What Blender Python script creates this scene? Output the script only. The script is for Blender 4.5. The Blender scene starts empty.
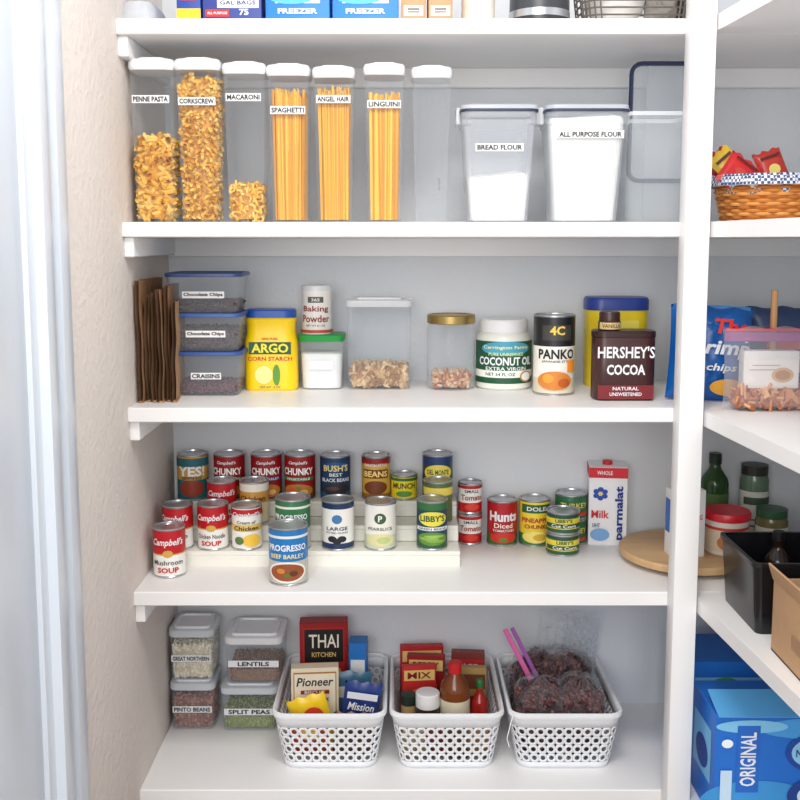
import bpy, math, random
from math import *
from mathutils import Vector, Matrix, Euler
random.seed(7)
R_=random.random
sc=bpy.context.scene
try:
    sc.view_settings.view_transform='Standard'
except Exception: pass
# ---------- measurement helpers (metres; camera station used as survey point) ----------
CAMZ=1.5; D=2.0; TH=atan(.115); F=1000.; Y0=355
def zc(y,z): return (D+y)*cos(TH)-(z-CAMZ)*sin(TH)
def X(px,y,z): return (px-400)/F*zc(y,z)
def Z(py,y): return CAMZ+(D+y)*tan(atan((Y0-py)/F)-TH)
def Y(py,z): return (z-CAMZ)/tan(atan((Y0-py)/F)-TH)-D
def fit(l,r,top,base,z,dep=None,y=None):
    yf=Y(base,z) if y is None else y
    w=(r-l)/F*zc(yf,z+.08); d=dep or w
    yc=yf+d/2; w=(r-l)/F*zc(yc,z+.08)
    h=Z(top,yc+.3*d)-z if top>240 else Z(top,yf)-z
    return X((l+r)/2,yc,z+h/2),yc,w,d,h
S1,S2,S3,S4,S5=1.927,1.5355,1.162,.776,.342
WL=-.552; BACK=.40; WR=1.04
# ---------- materials ----------
def lin(c):
    o=[]
    for v in c[:3]:
        v/=255.
        o.append(v/12.92 if v<=.04045 else ((v+.055)/1.055)**2.4)
    return (*o,1)
_mc={}
def C(c,rough=.5,metal=0,var=.06,scale=30,bump=0,spec=None,coat=0):
    key=(tuple(c),rough,metal,var,scale,bump,coat)
    if key in _mc: return _mc[key]
    m=bpy.data.materials.new('surface_%d'%len(_mc)); m.use_nodes=True
    nt=m.node_tree; b=nt.nodes['Principled BSDF']
    b.inputs['Roughness'].default_value=rough; b.inputs['Metallic'].default_value=metal
    if coat: b.inputs['Coat Weight'].default_value=coat
    tc=nt.nodes.new('ShaderNodeTexCoord'); n=nt.nodes.new('ShaderNodeTexNoise')
    n.inputs['Scale'].default_value=scale; n.inputs['Detail'].default_value=3
    nt.links.new(tc.outputs['Object'],n.inputs['Vector'])
    mx=nt.nodes.new('ShaderNodeMix'); mx.data_type='RGBA'
    L=lin(c)
    mx.inputs[6].default_value=(L[0]*(1-var),L[1]*(1-var),L[2]*(1-var),1)
    mx.inputs[7].default_value=(min(1,L[0]*(1+var)),min(1,L[1]*(1+var)),min(1,L[2]*(1+var)),1)
    nt.links.new(n.outputs['Fac'],mx.inputs[0]); nt.links.new(mx.outputs[2],b.inputs['Base Color'])
    if bump:
        bp=nt.nodes.new('ShaderNodeBump'); bp.inputs['Strength'].default_value=bump; bp.inputs['Distance'].default_value=.003
        nt.links.new(n.outputs['Fac'],bp.inputs['Height']); nt.links.new(bp.outputs['Normal'],b.inputs['Normal'])
    _mc[key]=m; return m
def CLEAR(c=(235,240,245),a=.22,rough=.12,edge=.36):
    key=('clear',tuple(c),a,rough,edge)
    if key in _mc: return _mc[key]
    m=bpy.data.materials.new('clear_plastic_%d'%len(_mc)); m.use_nodes=True
    nt=m.node_tree; b=nt.nodes['Principled BSDF']; out=nt.nodes['Material Output']
    b.inputs['Base Color'].default_value=lin(c); b.inputs['Roughness'].default_value=rough
    t=nt.nodes.new('ShaderNodeBsdfTransparent'); t.inputs[0].default_value=(.97,.98,.985,1)
    lw=nt.nodes.new('ShaderNodeLayerWeight'); lw.inputs[0].default_value=.25
    ma=nt.nodes.new('ShaderNodeMath'); ma.operation='MULTIPLY_ADD'; ma.inputs[1].default_value=edge; ma.inputs[2].default_value=a
    ma.use_clamp=True
    nt.links.new(lw.outputs['Facing'],ma.inputs[0])
    mx=nt.nodes.new('ShaderNodeMixShader'); nt.links.new(ma.outputs[0],mx.inputs[0])
    nt.links.new(t.outputs[0],mx.inputs[1]); nt.links.new(b.outputs[0],mx.inputs[2]); nt.links.new(mx.outputs[0],out.inputs[0])
    _mc[key]=m; return m
def CHECK(c1,c2,scale):
    m=bpy.data.materials.new('gingham'); m.use_nodes=True; nt=m.node_tree; b=nt.nodes['Principled BSDF']
    tc=nt.nodes.new('ShaderNodeTexCoord'); ck=nt.nodes.new('ShaderNodeTexChecker'); ck.inputs['Scale'].default_value=scale
    ck.inputs[1].default_value=lin(c1); ck.inputs[2].default_value=lin(c2); b.inputs['Roughness'].default_value=.9
    nt.links.new(tc.outputs['Object'],ck.inputs[0]); nt.links.new(ck.outputs[0],b.inputs['Base Color']); return m
def WOOD(c1,c2):
    m=bpy.data.materials.new('wood'); m.use_nodes=True; nt=m.node_tree; b=nt.nodes['Principled BSDF']
    tc=nt.nodes.new('ShaderNodeTexCoord'); mp=nt.nodes.new('ShaderNodeMapping'); mp.inputs['Scale'].default_value=(3,40,3)
    n=nt.nodes.new('ShaderNodeTexNoise'); n.inputs['Scale'].default_value=3
    r=nt.nodes.new('ShaderNodeValToRGB'); r.color_ramp.elements[0].color=lin(c1); r.color_ramp.elements[1].color=lin(c2)
    nt.links.new(tc.outputs['Object'],mp.inputs[0]); nt.links.new(mp.outputs[0],n.inputs[0]); nt.links.new(n.outputs['Fac'],r.inputs[0])
    nt.links.new(r.outputs[0],b.inputs['Base Color']); b.inputs['Roughness'].default_value=.45; return m
WHITE=(238,240,244); METAL=C((200,202,205),.28,.9); BLACK=(14,14,16)
def MT(c): return c if isinstance(c,bpy.types.Material) else C(c)
# ---------- mesh building ----------
class Mb:
    def __init__(s): s.v=[]; s.f=[]; s.m=[]; s.mats=[]
    def slot(s,mat):
        mat=MT(mat)
        if mat not in s.mats: s.mats.append(mat)
        return s.mats.index(mat)
    def add(s,vf,mat,T=None):
        v,f=vf; k=s.slot(mat); o=len(s.v)
        if T is not None: v=[tuple(T@Vector(p)) for p in v]
        s.v+=[tuple(p) for p in v]; s.f+=[tuple(i+o for i in q) for q in f]; s.m+=[k]*len(f); return s
def obj(name,mb,parent=None,label=None,loc=(0,0,0),rot=(0,0,0),angle=35,**kw):
    me=bpy.data.meshes.new(name); me.from_pydata(mb.v,[],mb.f)
    for m in mb.mats: me.materials.append(m)
    me.polygons.foreach_set('material_index',mb.m)
    me.polygons.foreach_set('use_smooth',[True]*len(mb.f)); me.update()
    try: me.set_sharp_from_angle(angle=radians(angle))
    except Exception: pass
    o=bpy.data.objects.new(name,me); bpy.context.scene.collection.objects.link(o)
    o.location=loc; o.rotation_euler=rot
    if parent: o.parent=parent
    if label: o['label']=label
    for k,v in kw.items(): o[k]=v
    return o
def thing(name,label,cat,loc,rot=(0,0,0),group=None,kind=None):
    e=bpy.data.objects.new(name,None); e.empty_display_size=.03
    sc.collection.objects.link(e); e.location=loc
    e.rotation_euler=rot if isinstance(rot,tuple) else (0,0,rot)
    e['label']=label; e['category']=cat
    if group: e['group']=group
    if kind: e['kind']=kind
    return e
def part(name,vf,mat,parent,label=None,T=None):
    m=Mb(); m.add(vf,mat,T); return obj(name,m,parent,label)
def join(*vfs):
    v=[];f=[]
    for a,b in vfs:
        o=len(v); v+=list(a); f+=[tuple(i+o for i in q) for q in b]
    return v,f
def tr(vf,T): return [tuple(T@Vector(p)) for p in vf[0]],vf[1]
def loft(secs,c0=True,c1=True,closed=True):
    n=len(secs[0]); v=[p for s in secs for p in s]; f=[]
    for k in range(len(secs)-1):
        for i in range(n if closed else n-1):
            j=(i+1)%n; f.append((k*n+i,k*n+j,(k+1)*n+j,(k+1)*n+i))
    if c0: f.append(tuple(range(n-1,-1,-1)))
    if c1: f.append(tuple((len(secs)-1)*n+i for i in range(n)))
    return v,f
def rr(w,d,r,z,n=4,cx=0,cy=0):
    r=max(min(r,w/2-1e-4,d/2-1e-4),1e-5); p=[]
    for q,(sx,sy) in enumerate([(1,1),(-1,1),(-1,-1),(1,-1)]):
        for i in range(n+1):
            a=pi/2*q+pi/2*i/n
            p.append((cx+sx*(w/2-r)+r*cos(a),cy+sy*(d/2-r)+r*sin(a),z))
    return p
def rbox(w,d,h,r=.003,b=.0015,z0=0,cx=0,cy=0,n=3):
    return loft([rr(w-2*b,d-2*b,r,z0,n,cx,cy),rr(w,d,r,z0+b,n,cx,cy),rr(w,d,r,z0+h-b,n,cx,cy),rr(w-2*b,d-2*b,r,z0+h,n,cx,cy)])
def circ(r,z,n=28): return [(r*cos(2*pi*i/n),r*sin(2*pi*i/n),z) for i in range(n)]
def lathe(pr,n=28,c0=True,c1=True): return loft([circ(max(r,1e-4),z,n) for r,z in pr],c0,c1)
def prism(secs,n=5,c0=True,c1=True): # (z,w,d,r)
    return loft([rr(w,d,r,z,n) for z,w,d,r in secs],c0,c1)
def pathtube(pts,r,k=6,caps=True):
    secs=[]
    for i,p in enumerate(pts):
        p=Vector(p); a=Vector(pts[max(0,i-1)]); b=Vector(pts[min(len(pts)-1,i+1)])
        t=(b-a).normalized(); u=t.orthogonal().normalized() if i==0 else (pu-t*pu.dot(t)).normalized(); pu=u; w=t.cross(u)
        secs.append([tuple(p+r*(cos(2*pi*j/k)*u+sin(2*pi*j/k)*w)) for j in range(k)])
    return loft(secs,caps,caps)
def ell(a,b,c,n=7,m=4):
    secs=[[(a*sin(pi*(k+.12)/(m+.24))*cos(2*pi*i/n),b*sin(pi*(k+.12)/(m+.24))*sin(2*pi*i/n),-c*cos(pi*(k+.12)/(m+.24))) for i in range(n)] for k in range(m+1)]
    return loft(secs)
def pillow(w,h,t,seed=0,cr=.006,nx=14,nz=18,pinch=.15):
    rnd=random.Random(seed); ph=[(rnd.uniform(10,60),rnd.uniform(10,60),rnd.uniform(0,6)) for _ in range(5)]
    v=[];f=[]
    for s in (-1,1):
        for k in range(nz+1):
            for i in range(nx+1):
                u=i/nx*2-1; q=k/nz*2-1
                th=t/2*(max(0,1-abs(u)**2.5)**.6)*(max(0,1-abs(q)**4)**.6)
                nse=sum(sin(a*u*w*4+b*q*h*4+c+s) for a,b,c in ph)/5*cr*(1-abs(u)**6)*(1-abs(q)**8)
                x=u*w/2*(1-pinch*.3*(1-abs(q)**2)*abs(u)); v.append((x+.3*nse,s*(th+abs(nse) if th>abs(nse) else th)+0.2*nse*(1 if s>0 else 1),(q+1)*h/2+.003*sin(9*u+seed)*max(0,q)**3))
        o=0 if s<0 else (nx+1)*(nz+1)
        for k in range(nz):
            for i in range(nx):
                a=o+k*(nx+1)+i; f.append((a,a+1,a+nx+2,a+nx+1))
    return v,f
# ---------- lettering / printed graphics ----------
_tc={}
def text2d(s,bold,shear):
    key=(s,bold,shear)
    if key in _tc: return _tc[key]
    cu=bpy.data.curves.new('t','FONT'); cu.body=s; cu.offset=bold; cu.shear=shear; cu.resolution_u=2; cu.fill_mode='FRONT'
    o=bpy.data.objects.new('t',cu); sc.collection.objects.link(o)
    dg=bpy.context.evaluated_depsgraph_get(); dg.update()
    me=bpy.data.meshes.new_from_object(o.evaluated_get(dg))
    v=[(p.co.x,p.co.y) for p in me.vertices]; f=[tuple(p.vertices) for p in me.polygons]
    bpy.data.objects.remove(o); bpy.data.curves.remove(cu); bpy.data.meshes.remove(me)
    x0=min(a for a,b in v);x1=max(a for a,b in v);y0=min(b for a,b in v);y1=max(b for a,b in v)
    v=[(a-(x0+x1)/2,b-(y0+y1)/2) for a,b in v]; _tc[key]=(v,f,x1-x0,y1-y0); return _tc[key]
class Surf:
    def __init__(s,W,H,fn): s.W=W;s.H=H;s.fn=fn
def flat(W,H,y,x=0,z=0): return Surf(W,H,lambda u,v,o:(x+u,-y-o,z+v))
def leftface(W,H,xx): return Surf(W,H,lambda u,v,o:(-xx-o,-u,v))
def cyl(r,H,z=0): return Surf(2.1*r,H,lambda u,v,o:(sin(u/r)*(r+o),-cos(u/r)*(r+o),z+v))
def gfx(parent,S,items,name='lettering',label=None):
    m=Mb()
    for i,it in enumerate(items):
        off=.0007+.00035*i; k=it[0]
        if k=='t':
            _,s,cx,cz,w,h,c=it[:7]; bold=it[7] if len(it)>7 else .015; sh=it[8] if len(it)>8 else 0; rot=it[9] if len(it)>9 else 0
            v,f,tw,thh=text2d(s,bold,sh)
            if rot: w_,h_=h*S.H,w*S.W
            else: w_,h_=w*S.W,h*S.H
            sx=w_/tw; sy=h_/thh
            if sy>sx*1.9: sy=sx*1.9
            if sx>sy*1.5: sx=sy*1.5
            pts=[]
            for a,b in v:
                a*=sx;b*=sy
                if rot==1: a,b=-b,a
                pts.append(S.fn(cx*S.W+a,cz*S.H+b,off+.0002))
            m.add((pts,f),c)
        elif k=='e':
            _,cx,cz,w,h,c=it; n=24; pts=[S.fn(cx*S.W,cz*S.H,off)]; f=[]; Q=(.25,.5,.75,1)
            for q in Q:
                for j in range(n):
                    a=2*pi*j/n; pts.append(S.fn(cx*S.W+q*w*S.W/2*cos(a),cz*S.H+q*h*S.H/2*sin(a),off))
            for j in range(n):
                f.append((0,1+j,1+(j+1)%n))
                for k_ in range(len(Q)-1):
                    o=1+k_*n; f.append((o+j,o+n+j,o+n+(j+1)%n,o+(j+1)%n))
            m.add((pts,f),c)
        elif k=='r':
            _,cx,cz,w,h,c=it; n=24; pts=[];f=[]
            for q in (-.5,.5):
                for j in range(n+1): pts.append(S.fn(cx*S.W+(j/n-.5)*w*S.W,cz*S.H+q*h*S.H,off))
            for j in range(n): f.append((j,j+1,n+2+j,n+1+j))
            m.add((pts,f),c)
    return obj(name,m,parent,label)
def strip(parent,S,txt,cx,cz,w,h,bg=(240,240,240),fg=BLACK):
    """adhesive label strip with lettering"""
    m=Mb()
    pts=[];f=[];n=6
    for q in (-.5,.5):
        for j in range(n+1): pts.append(S.fn(cx*S.W+(j/n-.5)*w,cz*S.H+q*h,.0012))
    for j in range(n): f.append((j,j+1,n+2+j,n+1+j))
    m.add((pts,f),bg); o=obj('label_strip',m,parent,'white adhesive label strip')
    if txt:
        S2_=Surf(w,h,lambda u,v,o_: S.fn(cx*S.W+u,cz*S.H+v-h/2,o_+.0014))
        gfx(o,S2_,[('t',txt,0,.5,.93,.66,fg,.028)])
# ================= ROOM =================
wallm=C((223,226,231),.8,0,.02,90,.25)
wallL=C((228,219,212),.85,0,.04,70,.9)
shelfm=C((243,242,242),.38,0,.015,8)
def bx(x0,x1,y0,y1,z0,z1,b=.002):
    return rbox(x1-x0,y1-y0,z1-z0,.002,b,z0,(x0+x1)/2,(y0+y1)/2,2)
def struct(name,vf,mat,label):
    o=part(name,vf,mat,None); o['kind']='structure'; o['label']=label; o['category']=name.split('_')[0]; return o
struct('wall_back',bx(WL-.1,WR+.1,BACK,BACK+.1,0,2.6),wallm,'pale blue-white painted plaster back wall of pantry')
struct('wall_left',bx(WL-.1,WL,-.33,BACK,0,2.6),wallL,'textured off-white plaster side wall beside the shelves')
struct('wall_right',bx(WR,WR+.1,-1.0,BACK,0,2.6),wallm,'pale painted plaster side wall behind corner shelves')
struct('floor',bx(-1.6,WR+.1,-2.6,BACK+.1,-.1,0),WOOD((120,92,70),(150,120,92)),'brown wooden plank floor of the pantry')
struct('ceiling',bx(-1.6,WR+.1,-1.5,BACK+.1,2.6,2.7),wallm,'white painted ceiling above the pantry')
jm=C((222,229,238),.3,0,.02,6)
v=join(bx(WL-.14,WL-.004,-.50,-.33,0,2.6),bx(WL-.14,WL+.012,-.47,-.43,0,2.6,.004),bx(WL-.14,WL+.004,-.375,-.33,0,2.6,.003),bx(WL-.14,WL-.012,-.75,-.50,0,2.6))
struct('trim_1',v,jm,'bluish white moulded door jamb and casing')
# shelves
def shelf(zs):
    vf=bx(WL,WR,0,BACK,zs-.03,zs)
    e=thing('shelf_board','white painted wall-to-wall pantry shelf board','shelf',(0,0,0),group='white pantry shelves')
    part('board',vf,shelfm,e)
    part('cleat',bx(WL,WR,BACK-.02,BACK,zs-.075,zs-.03),shelfm,e,'white back support cleat')
    part('cleat',bx(WL,WL+.02,.012,BACK-.02,zs-.07,zs-.03),shelfm,e,'white side support cleat')
    return e
for i,zs in enumerate([S1,S2,S3,S4,S5]): 
    shelf(zs)
    k=.602; t=.07; L=1.0
    y0,y1=-L,-.0005
    bot=[(k,y1,zs-.03),(k+t*L,y0,zs-.03),(WR,y0,zs-.03),(WR,y1,zs-.03)]
    tp=[(a,b,zs) for a,b,c in bot]
    e=thing('side_shelf_board','white painted side pantry shelf board along wall','shelf',(0,0,0),group='white side pantry shelves')
    part('board',loft([bot,tp]),shelfm,e)
e=thing('shelf_post','white painted square wooden post at shelf corner','post',(.577,-.0245,0))
part('post',bx(-.024,.0235,-.0235,.0235,0,2.6,.002),shelfm,e)
# ================= S2 : pasta canisters =================
def scatter(name,label,cat,loc,wb,wt,db,dt,h,piece,size,cols,core,step=None,topb=.5,r=.01,rot=0,corner=.012):
    m=Mb(); st=step or size*.6; ins=size*.42
    m.add(loft([rr(wb-2*ins,db-2*ins,corner,.004),rr(wt-2*ins,dt-2*ins,corner,h-ins*.6)]),core)
    def put(x,y,z,i):
        T=Matrix.Translation((x,y,z))@Euler((R_()*6.3,R_()*6.3,R_()*6.3)).to_matrix().to_4x4()
        m.add(piece,cols[i%len(cols)],T)
    z=ins
    while z<h:
        q=z/h; w=wb+(wt-wb)*q-2*ins; d=db+(dt-db)*q-2*ins
        P=2*(w+d); n=max(4,int(P/st))
        for k in range(n):
            s=(k+R_()*.6)/n*P%P
            if s<w: x,y=-w/2+s,-d/2
            elif s<w+d: x,y=w/2,-d/2+s-w
            elif s<2*w+d: x,y=w/2-(s-w-d),d/2
            else: x,y=-w/2,d/2-(s-2*w-d)
            put(x*.985,y*.985,min(z+(R_()-.3)*st*.5,h),int(R_()*97))
        z+=st*.8
    w=wt-2*ins; d=dt-2*ins; nx=max(2,int(w/st)); ny=max(2,int(d/st))
    for a in range(nx):
        for b in range(ny):
            put(-w/2+(a+R_())*w/nx,-d/2+(b+R_())*d/ny,h-ins*.4+R_()*size*topb,int(R_()*97))
    return obj(name,m,None,label,loc,(0,0,rot),category=cat,kind='stuff')
def tubev(r,l,n=6,sl=.5):
    return loft([[(r*cos(2*pi*i/n),r*sin(2*pi*i/n),-l/2+sl*r*cos(2*pi*i/n)) for i in range(n)],[(r*cos(2*pi*i/n),r*sin(2*pi*i/n),l/2+sl*r*cos(2*pi*i/n)) for i in range(n)]],False,False)
def fusilli(r,l):
    v=[];f=[];N=9
    for s in range(3):
        o=len(v)
        for i in range(N+1):
            a=i/N*5+s*2.09; z=-l/2+l*i/N
            v+=[(0,0,z),(r*cos(a),r*sin(a),z)]
        for i in range(N): f.append((o+2*i,o+2*i+1,o+2*i+3,o+2*i+2))
    return v,f
def elbow(r,R):
    return pathtube([(R*cos(a),0,R*sin(a)) for a in (0,.7,1.4,2.1,2.8)],r,5,False)
YEL=[C((244,192,80),.5),C((234,174,54),.5),C((248,206,106),.5)]; YC=C((204,142,36))
tallclear=CLEAR((222,228,236),.05,.08,.36)
tall=[(133,179,58,140,'PENNE PASTA',99,'penne'),(178,224,58,82,'CORKSCREW',101,'cork'),(225,268,62,186,'MACARONI',97,'mac'),
 (268,311,64,88,'SPAGHETTI',110,'rod'),(313,355,66,86,'ANGEL HAIR',99,'rod'),(363,404,63,92,'LINGUINI',104,'rod'),(410,450,66,0,'',0,None)]
for l,r,top,fill,txt,ly,kind in tall:
    yf=.045; dep=.092; x,yc,w,d,h=fit(l,r,top,0,S2,dep,yf); x=X((l+r)/2+1,yc,S2+h/2)
    w=min(w,.094)-.003; wb=w*.83; db=dep*.83; hb=h-.018
    e=thing('pasta_canister','tall clear canister with white flip lid'+(' holding '+{'penne':'penne pasta','cork':'corkscrew pasta','mac':'elbow macaroni','rod':txt.lower().replace('linguini','linguine')}[kind] if kind else ', empty'),'food canister',(x,yc,S2),group='tall pasta canisters on the shelf')
    part('body',prism([(0,wb-.01,db-.01,.012),(.003,wb,db,.014),(hb*.12,wb,db,.014),(hb*.93,w*.97,d*.97,.016),(hb,w*.95,d*.95,.016)],5,True,False),tallclear,e,'clear plastic canister body')
    part('lid',prism([(hb-.004,w*.98,d*.98,.017),(hb+.002,w*1.03,d*1.03,.018),(hb+.012,w*1.03,d*1.03,.018),(hb+.017,w*.97,d*.97,.016),(hb+.018,w*.9,d*.9,.014)]),C((236,238,242),.3),e,'white plastic lid')
    part('flip_cap',prism([(hb+.017,w*.62,d*.8,.014),(hb+.021,w*.62,d*.8,.014),(hb+.022,w*.55,d*.72,.012)]),C((240,241,244),.3),e,'white flip cap')
    def dd(z,wb=wb,w=w,db=db,d=d,hb=hb): return (db+(d*.97-db)*min(1,max(0,(z-hb*.12)/(hb*.81))))/2
    S=Surf(w,h,lambda u,v,o,dd=dd:(u,-dd(v)-o,v))
    if txt:
        zl=Z(ly,yf)-S2
        strip(e,S,txt,0,zl/h,w*.82,.0155)
    else: gfx(e,S,[('t','5.3 QT',.2,.25,.06,.16,(90,95,110),0,0,1)])
    if kind:
        hf=Z(fill,yf+.02)-S2-.003; q=hf/hb
        wt=wb+(w*.95-wb)*q-.006; dt=db+(d*.95-db)*q-.006; wb2=wb-.006; db2=db-.006; loc=(x,yc,S2+.003)
        if kind=='penne': scatter('penne_pasta','golden penne pasta filling a clear canister','pasta',loc,wb2,wt,db2,dt,hf,tubev(.0048,.028),.02,YEL,YC,.012)
        elif kind=='cork': scatter('corkscrew_pasta','golden corkscrew pasta filling a clear canister','pasta',loc,wb2,wt,db2,dt,hf,fusilli(.0062,.026),.02,YEL,YC,.0125)
        elif kind=='mac': scatter('elbow_macaroni','small golden elbow macaroni in a clear canister','pasta',loc,wb2,wt,db2,dt,hf,elbow(.0028,.007),.013,YEL,YC,.0095)
        else:
            m=Mb(); cols=[C(c,.6) for c in ((238,174,30),(218,148,18),(246,192,60),(200,130,14))]
            m.add(loft([rr(wb2-.010,db2-.010,.01,.003),rr(wt-.014,dt-.014,.01,hf-.02)]),cols[1])
            rad={'SPAGHETTI':.0014,'ANGEL HAIR':.0011,'LINGUINI':.0017}[txt]
            for i in range(280):
                a=R_()*4; s=a-int(a); k=int(a); rin=.0030+R_()*.003
                fx,fy=[(s-.5,-.5),(.5,s-.5),(s-.5,.5),(-.5,s-.5)][k]
                if R_()<.2: fx*=R_(); fy*=R_()
                tw=(R_()-.5)*.10
                p0=(fx*(wb2-2*rin)*.97,fy*(db2-2*rin)*.97,.002); g=min(.5,max(-.5,fx+tw)) if k%2==0 else fx
                g2=min(.5,max(-.5,fy+tw)) if k%2 else fy
                p1=(g*(wt-2*rin)*.95,g2*(dt-2*rin)*.95,hf-R_()*.02)
                m.add(pathtube([p0,p1],rad,4),cols[i%4])
            nm={'SPAGHETTI':'spaghetti','ANGEL HAIR':'angel_hair_pasta','LINGUINI':'linguine'}[txt]
            obj(nm,m,None,'bundle of dry golden '+nm.replace('_',' ')+' in clear canister',loc,category='pasta',kind='stuff')
# flour containers
def keeper(l,r,top,yf,dep,txt,ly,fill,lidc,lab,tx=0,tw=.5,frost=None):
    frost=frost or CLEAR((228,233,241),.28,.25)
    x,yc,w,d,h=fit(l,r,top,0,S2,dep,yf); wb=w*.78; db=d*.8
    e=thing('food_container',lab,'food container',(x,yc,S2),group='large flour containers on the shelf')
    hb=h-.012
    part('body',prism([(0,wb-.015,db-.015,.018),(.005,wb,db,.02),(hb*.85,w*.93,d*.93,.022),(hb*.87,w*.97,d*.97,.022),(hb,w*.97,d*.97,.022)],5,True,False),frost,e,'frosted clear plastic tub')
    if lidc:
        part('lid',prism([(hb-.002,w*.97,d*.97,.02),(hb,w*1.0,d*1.0,.022),(hb+.007,w*1.0,d*1.0,.022),(hb+.009,w*.94,d*.94,.02)]),CLEAR((225,231,238),.55,.2),e,'clear plastic lid')
        part('gasket',loft([rr(w*.99,d*.99,.02,hb-.006,5),rr(w*1.014,d*1.014,.022,hb-.005,5),rr(w*1.014,d*1.014,.022,hb-.0005,5),rr(w*.99,d*.99,.02,hb,5)],False,False),C((46,56,80),.5),e,'dark grey-blue lid seal')
        for s in (-1,1):
            part('latch',rbox(.010,.05,.035,.003,.002,hb-.028,s*(w*.5+.003)),CLEAR((232,236,242),.6,.2),e,'white side latch')
    else:
        part('rim',prism([(hb-.006,w*.985,d*.985,.022),(hb,w*1.0,d*1.0,.024),(hb+.002,w*.985,d*.985,.022)],5,False,False),CLEAR((232,236,242),.6,.2),e,'thick frosted rim')
    def dd(v): return (db+(d*.93-db)*min(1,v/(hb*.85)))/2
    S=Surf(w,h,lambda u,v,o:(u,-dd(v)-o,v))
    if txt: strip(e,S,txt,tx,(Z(ly,yf)-S2)/h,tw*w,.0155)
    if fill:
        hf=Z(fill,yf+.02)-S2; q=hf/(hb*.85)
        wt=wb+(w*.93-wb)*q-.008; dt=db+(d*.93-db)*q-.008
        m=Mb(); secs=[rr(wb-.012,db-.012,.016,.004,5),rr(wt,dt,.018,hf-.006,5),rr(wt*.97,dt*.97,.018,hf,5),rr(wt*.6,dt*.6,.018,hf+.004,5),rr(wt*.2,dt*.2,.01,hf+.001,5)]
        secs=[[ (a,b,c+(.004*sin(40*a)+.003*cos(55*b) if k>0 else 0)) for a,b,c in s] for k,s in enumerate(secs)]
        m.add(loft(secs),C((244,242,238),.95,0,.03,60,.2))
        obj('flour',m,None,'soft white flour inside a clear container',(x,yc,S2),category='flour',kind='stuff')
keeper(459,534,102,.05,.14,'BREAD FLOUR',147,174,True,'frosted clear container of bread flour with latching lid',.0,.62)
keeper(541,622,102,.05,.14,'ALL PURPOSE FLOUR',134,116,True,'frosted clear container full of all purpose flour',.03,.8)
keeper(618,684,106,.06,.14,'',137,0,False,'empty frosted clear container without lid',frost=CLEAR((232,237,243),.14,.25,.3))
# standing lid with blue gasket behind it
e=thing('container_lid','clear container lid with dark blue seal standing upright','lid',(X(659,.235,1.7),.225,S2),rot=(radians(2),0,0))
wv,hv=.150,.345
part('panel',loft([[(a,q,b+hv/2) for a,b,_ in rr(wv,hv,.025,0)] for q in (-.004,.004)]),CLEAR((235,240,246),.18,.15),e,'clear panel')
pts=[(a,-.007,b+hv/2+.045) for a,b,_ in rr(wv*.94,hv*.72,.022,0)]; pts.append(pts[0])
part('gasket',pathtube(pts,.0048,6),C((20,36,76),.4),e,'dark blue rubber seal')
e=thing('container_lid','clear container lid leaning on the wall, plain','lid',(X(668,.33,1.7),.335,S2),rot=(radians(3),0,0))
part('panel',loft([[(a,q,b+.195) for a,b,_ in rr(.11,.39,.025,0)] for q in (-.004,.004)]),CLEAR((240,243,248),.4,.15),e,'clear panel')
# ================= generic builders =================
def can(x,y,z,r,h,bands,g,label,rot=0,name='food_can',group='food cans on the shelf',cat='can'):
    e=thing(name,label,cat,(x,y,z),rot,group)
    part('body',lathe([(r*.95,.0),(r,.001),(r,.003),(r*.965,.0045),(r*.965,h-.0045),(r,h-.003),(r,h-.001),(r*.97,h),(r*.93,h-.0006)],30,True,False),METAL,e,'silver metal can wall')
    part('lid',lathe([(r*.935,h-.0008),(r*.92,h-.004),(r*.8,h-.0035),(r*.78,h-.0025),(r*.6,h-.0025),(r*.58,h-.0035),(r*.001,h-.0035)],30,False,True),METAL,e,'silver ridged lid')
    m=Mb(); z0=.005; H=h-.010; rl=r*.98
    for a,b,c in bands: m.add(lathe([(rl,z0+H*a),(rl,z0+H*b)],48,False,False),C(c,.35) if not isinstance(c,bpy.types.Material) else c)
    lo=obj('paper_label',m,e)
    if g: gfx(lo,cyl(rl,H,z0),g)
    return e
def carton(x,y,z,w,d,h,col,g,label,name,cat,rot=0,group=None,sideg=None,rough=.45):
    e=thing(name,label,cat,(x,y,z),rot,group)
    part('body',rbox(w,d,h,.0015,.001),C(col,rough),e)
    if g: gfx(e,flat(w,h,d/2),g)
    if sideg: gfx(e,leftface(d,h,w/2),sideg)
    return e
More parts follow.
